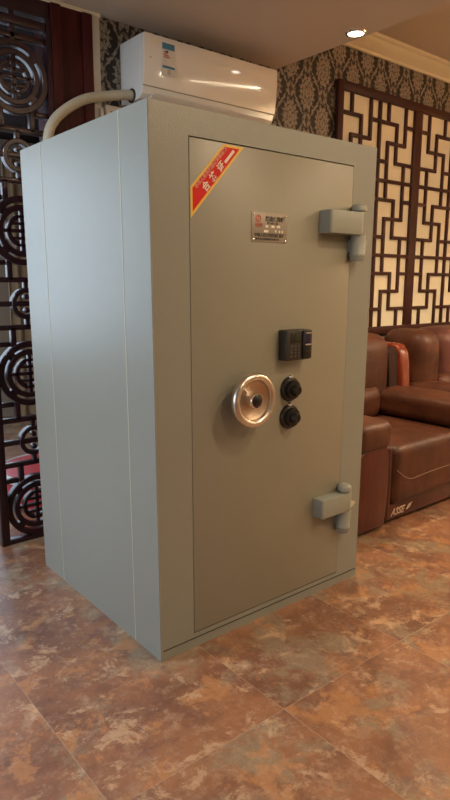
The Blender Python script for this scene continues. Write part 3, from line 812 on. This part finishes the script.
# ================================================================== LATTICE WALL PANEL
LX0, LZ0, LZ1 = 2.455, 0.975, 2.795
lat = thing('lattice_panel', 'large dark wood lattice wall panel over cream paper above the sofas', 'wall panel', (3.4, WY, LZ0))
ly0, ly1 = WY-0.034, WY-0.012
PW = 0.975                                  # pitch of one leaf, post centre to post centre
NLEAF = 2
LX1 = LX0 + 0.06 + NLEAF*PW + 0.01
obj('paper_backing', box(B(), LX0+0.02, LX1-0.02, WY-0.014, WY-0.001, LZ0+0.02, LZ1-0.02), 'panel_paper', lat, False)
for nm, a in (('frame', (LX0, LX0+0.060, LZ0, LZ1)), ('frame', (LX1-0.06, LX1, LZ0, LZ1))):
    obj(nm, box(B(), a[0], a[1], ly0-0.008, ly1, a[2], a[3], 0.003), 'lattice', lat)
obj('frame', box(B(), LX0+0.06, LX1-0.06, ly0-0.008, ly1, LZ1-0.062, LZ1, 0.003), 'lattice', lat)
obj('frame', box(B(), LX0+0.06, LX1-0.06, ly0-0.008, ly1, LZ0, LZ0+0.062, 0.003), 'lattice', lat)
t_ = 0.013
zi0, zi1 = LZ0+0.062, LZ1-0.062
for lf in range(NLEAF):
    xs = LX0 + 0.06 + lf*PW; xe = xs + PW - (0.10 if lf < NLEAF-1 else 0.05)
    if lf > 0: xs += 0.0
    if lf < NLEAF-1: obj('post', box(B(), xe, xe+0.10, ly0-0.004, ly1, zi0, zi1, 0.003), 'lattice', lat)
    bm = B()
    uw = (xe-xs)/2; uh = (zi1-zi0)/3
    box(bm, xs+uw-t_, xs+uw+t_, ly0, ly1, zi0, zi1, 0.002)
    for k in (1, 2): box(bm, xs, xe, ly0+0.001, ly1, zi0+uh*k-t_, zi0+uh*k+t_, 0.002)
    def V(ux, uz, x, t0, t1):
        if lf % 2: x = 1-x
        X = ux+x*uw; box(bm, X-t_, X+t_, ly0+0.0015, ly1, uz-t1*uh-t_, uz-t0*uh+t_, 0.002)
    def H(ux, uz, t, x0, x1):
        if lf % 2: x0, x1 = 1-x1, 1-x0
        Z = uz-t*uh; box(bm, ux+x0*uw, ux+x1*uw, ly0+0.002, ly1, Z-t_, Z+t_, 0.002)
    for c in range(2):
        for r_ in range(3):
            ux, uz = xs+c*uw, zi1-r_*uh
            V(ux, uz, .25, 0, .25); H(ux, uz, .25, 0, .5); V(ux, uz, .5, .25, .75); H(ux, uz, .75, .5, 1); V(ux, uz, .75, .75, 1)
            V(ux, uz, .75, 0, .5); H(ux, uz, .5, .25, .75); V(ux, uz, .25, .5, 1)
            H(ux, uz, .25, .75, 1); H(ux, uz, .75, 0, .25)
    obj('fretwork', bm, 'lattice', lat, True, 35)

# ================================================================== SOFAS
def arm(root, xi, side, y0, y1, xo):
    """one arm; xi inner face x, xo outer face x, side -1 = left arm"""
    s = side
    xm = xi + s*0.055                         # leather strip | wood
    # lacquered front panel with a bowed inner edge and rounded top
    pts = [(xo, 0.02), (xo - s*0.0, 0.42), (xo - s*0.03, 0.475), (xo - s*0.07, 0.495)]
    edge = [(xm+s*0.022, 0.505), (xm+s*0.004, 0.470), (xm-s*0.006, 0.40), (xm-s*0.008, 0.28), (xm-s*0.002, 0.15), (xm+s*0.010, 0.02)]
    obj('arm_front', prism(B(), pts+edge, 'y', y0, y0+0.06, 0.018, 4), 'redwood', root)
    a, b = sorted((xm-s*0.010, xi))
    obj('arm_piping', cushion(B(), a, b, y0+0.012, y0+0.10, 0.03, 0.475, 0.020, n=4, k=3), 'leather', root)
    a, b = sorted((xo-s*0.004, xi+s*0.008))
    obj('arm_body', box(B(), a, b, y0+0.055, y1, 0.03, 0.49, 0.012), 'leather_dark', root)
    a, b = sorted((xo, xi-0.05))
    obj('arm_pad', cushion(B(), a, b, y0-0.015, y1-0.10, 0.478, 0.640, 0.045, bz=0.012, by=0.008, n=8), 'leather', root)
def wing(root, xi, side, y0, y1):
    s = side
    a, b = sorted((xi+s*0.005, xi+s*0.120))
    bm = B(); prism(bm, [(y0+0.015, 0.48), (y0+0.045, 0.885), (y0+0.075, 0.925), (y1, 0.935), (y1, 0.48)], 'x', a, b, 0.012)
    obj('wing_panel', bm, 'wing_matte', root)
    a, b = sorted((xi+s*0.115, xi+s*0.220))
    pts = [(y0-0.02, 0.46), (y0+0.005, 0.80), (y0+0.020, 0.885), (y0+0.055, 0.938), (y0+0.11, 0.952), (y1, 0.950), (y1, 0.46)]
    obj('wing_frame', prism(B(), pts, 'x', a, b, 0.022, 4), 'redwood_lit', root, True, 60)
YF = 0.265
def sofa(name, label, cat, x0, x1, seats, wings, bolster):
    aw = 0.33
    t = thing(name, label, cat, ((x0+x1)/2, 0.8, 0))
    xi0, xi1 = x0+aw, x1-aw
    arm(t, xi0, -1, YF, 1.25, x0); arm(t, xi1, 1, YF, 1.25, x1)
    rail = obj('base_rail', box(B(), xi0-0.03, xi1+0.03, YF+0.03, YF+0.08, 0.025, 0.118, 0.005), 'railwood', t)
    obj('under_frame', box(B(), xi0-0.02, xi1+0.02, YF+0.08, 1.25, 0.05, 0.20), 'foot', t, False)
    for fx in (x0+0.06, x1-0.06):
        for fy in (YF+0.10, 1.18): obj('foot', box(B(), fx-0.03, fx+0.03, fy-0.03, fy+0.03, 0.0, 0.032), 'foot', t, False)
    w_ = (xi1-xi0)/seats
    for i in range(seats):
        a, b = xi0+w_*i+0.003, xi0+w_*(i+1)-0.003
        c = obj('seat_cushion', cushion(B(), a, b, YF-0.005, 1.02, 0.118, 0.468, 0.050, by=0.010, bz=0.016, n=12), 'leather', t)
        n_ = 24; pts = []
        for q in range(n_+1):
            u = q/n_; x = a+0.012+(b-a-0.024)*u
            z = 0.335 - 0.075*math.sin(min(1, u/0.22)*PI/2) + 0.0*u if u < 0.22 else 0.260 + 0.012*math.sin((u-0.22)/0.78*PI) + 0.06*max(0, (u-0.86)/0.14)**2
            s1 = max(0, 1-(2*u*0.97-0.97)**2); s2 = max(0, 1-((z-0.293)/0.175)**2)
            pts.append((x, YF-0.005-0.010*s1*s2-0.0005, z))
        obj('stitching', tube(B(), pts, 0.0022, 6), 'stitch', c)
        ba, bb = a+(0.0 if i or not bolster else 0.02), b
        k = obj('back_cushion', cushion(B(), ba+0.003, bb-0.003+(0.10 if wings else 0), 0.900, 1.27, 0.50, 1.030, 0.105, by=0.035, bz=0.012, n=10), 'leather' if wings else 'leather_plum', t)
        obj('lumbar_cushion', cushion(B(), ba+0.006-(0.09 if bolster and i == 0 else 0), bb-0.006-(0.06 if wings else 0), 0.840, 1.15, 0.455, 0.690, 0.075, by=0.02, n=10), 'leather', t)
    obj('back_shell', box(B(), x0+0.02, x1-0.02, 1.22, 1.33, 0.03, 0.93, 0.02), 'leather_dark', t)
    if wings:
        wing(t, xi0, -1, 0.90, 1.22); wing(t, xi1+0.10, 1, 0.90, 1.22)
    else:
        for s, xi in ((-1, xi0), (1, xi1)):
            a, b = sorted((xi, xi+s*0.29))
            obj('wing_bolster', cushion(B(), a, b, 0.90, 1.29, 0.47, 1.030, 0.10, by=0.02, bz=0.006, n=8), 'leather', t)
    return t, rail, xi0
s1, rail1, xi = sofa('armchair', 'brown leather armchair with red wood arm front right beside the safe', 'armchair', 1.445, 2.820, 1, True, False)
text_mesh('ASSE', 0.060, 'chrome', 'badge', rail1, (1.800, YF+0.030, 0.063), X1, Z1, 0.001, shear=0.35, bold=0.0025)
obj('badge', prism(B(), [(1.945, 0.052), (1.985, 0.062), (2.010, 0.092), (1.965, 0.082)], 'y', YF+0.027, YF+0.031), 'chrome', rail1, False)
sofa('sofa', 'wide brown leather sofa beyond the armchair, below the lattice panel', 'sofa', 2.895, 4.95, 2, False, True)
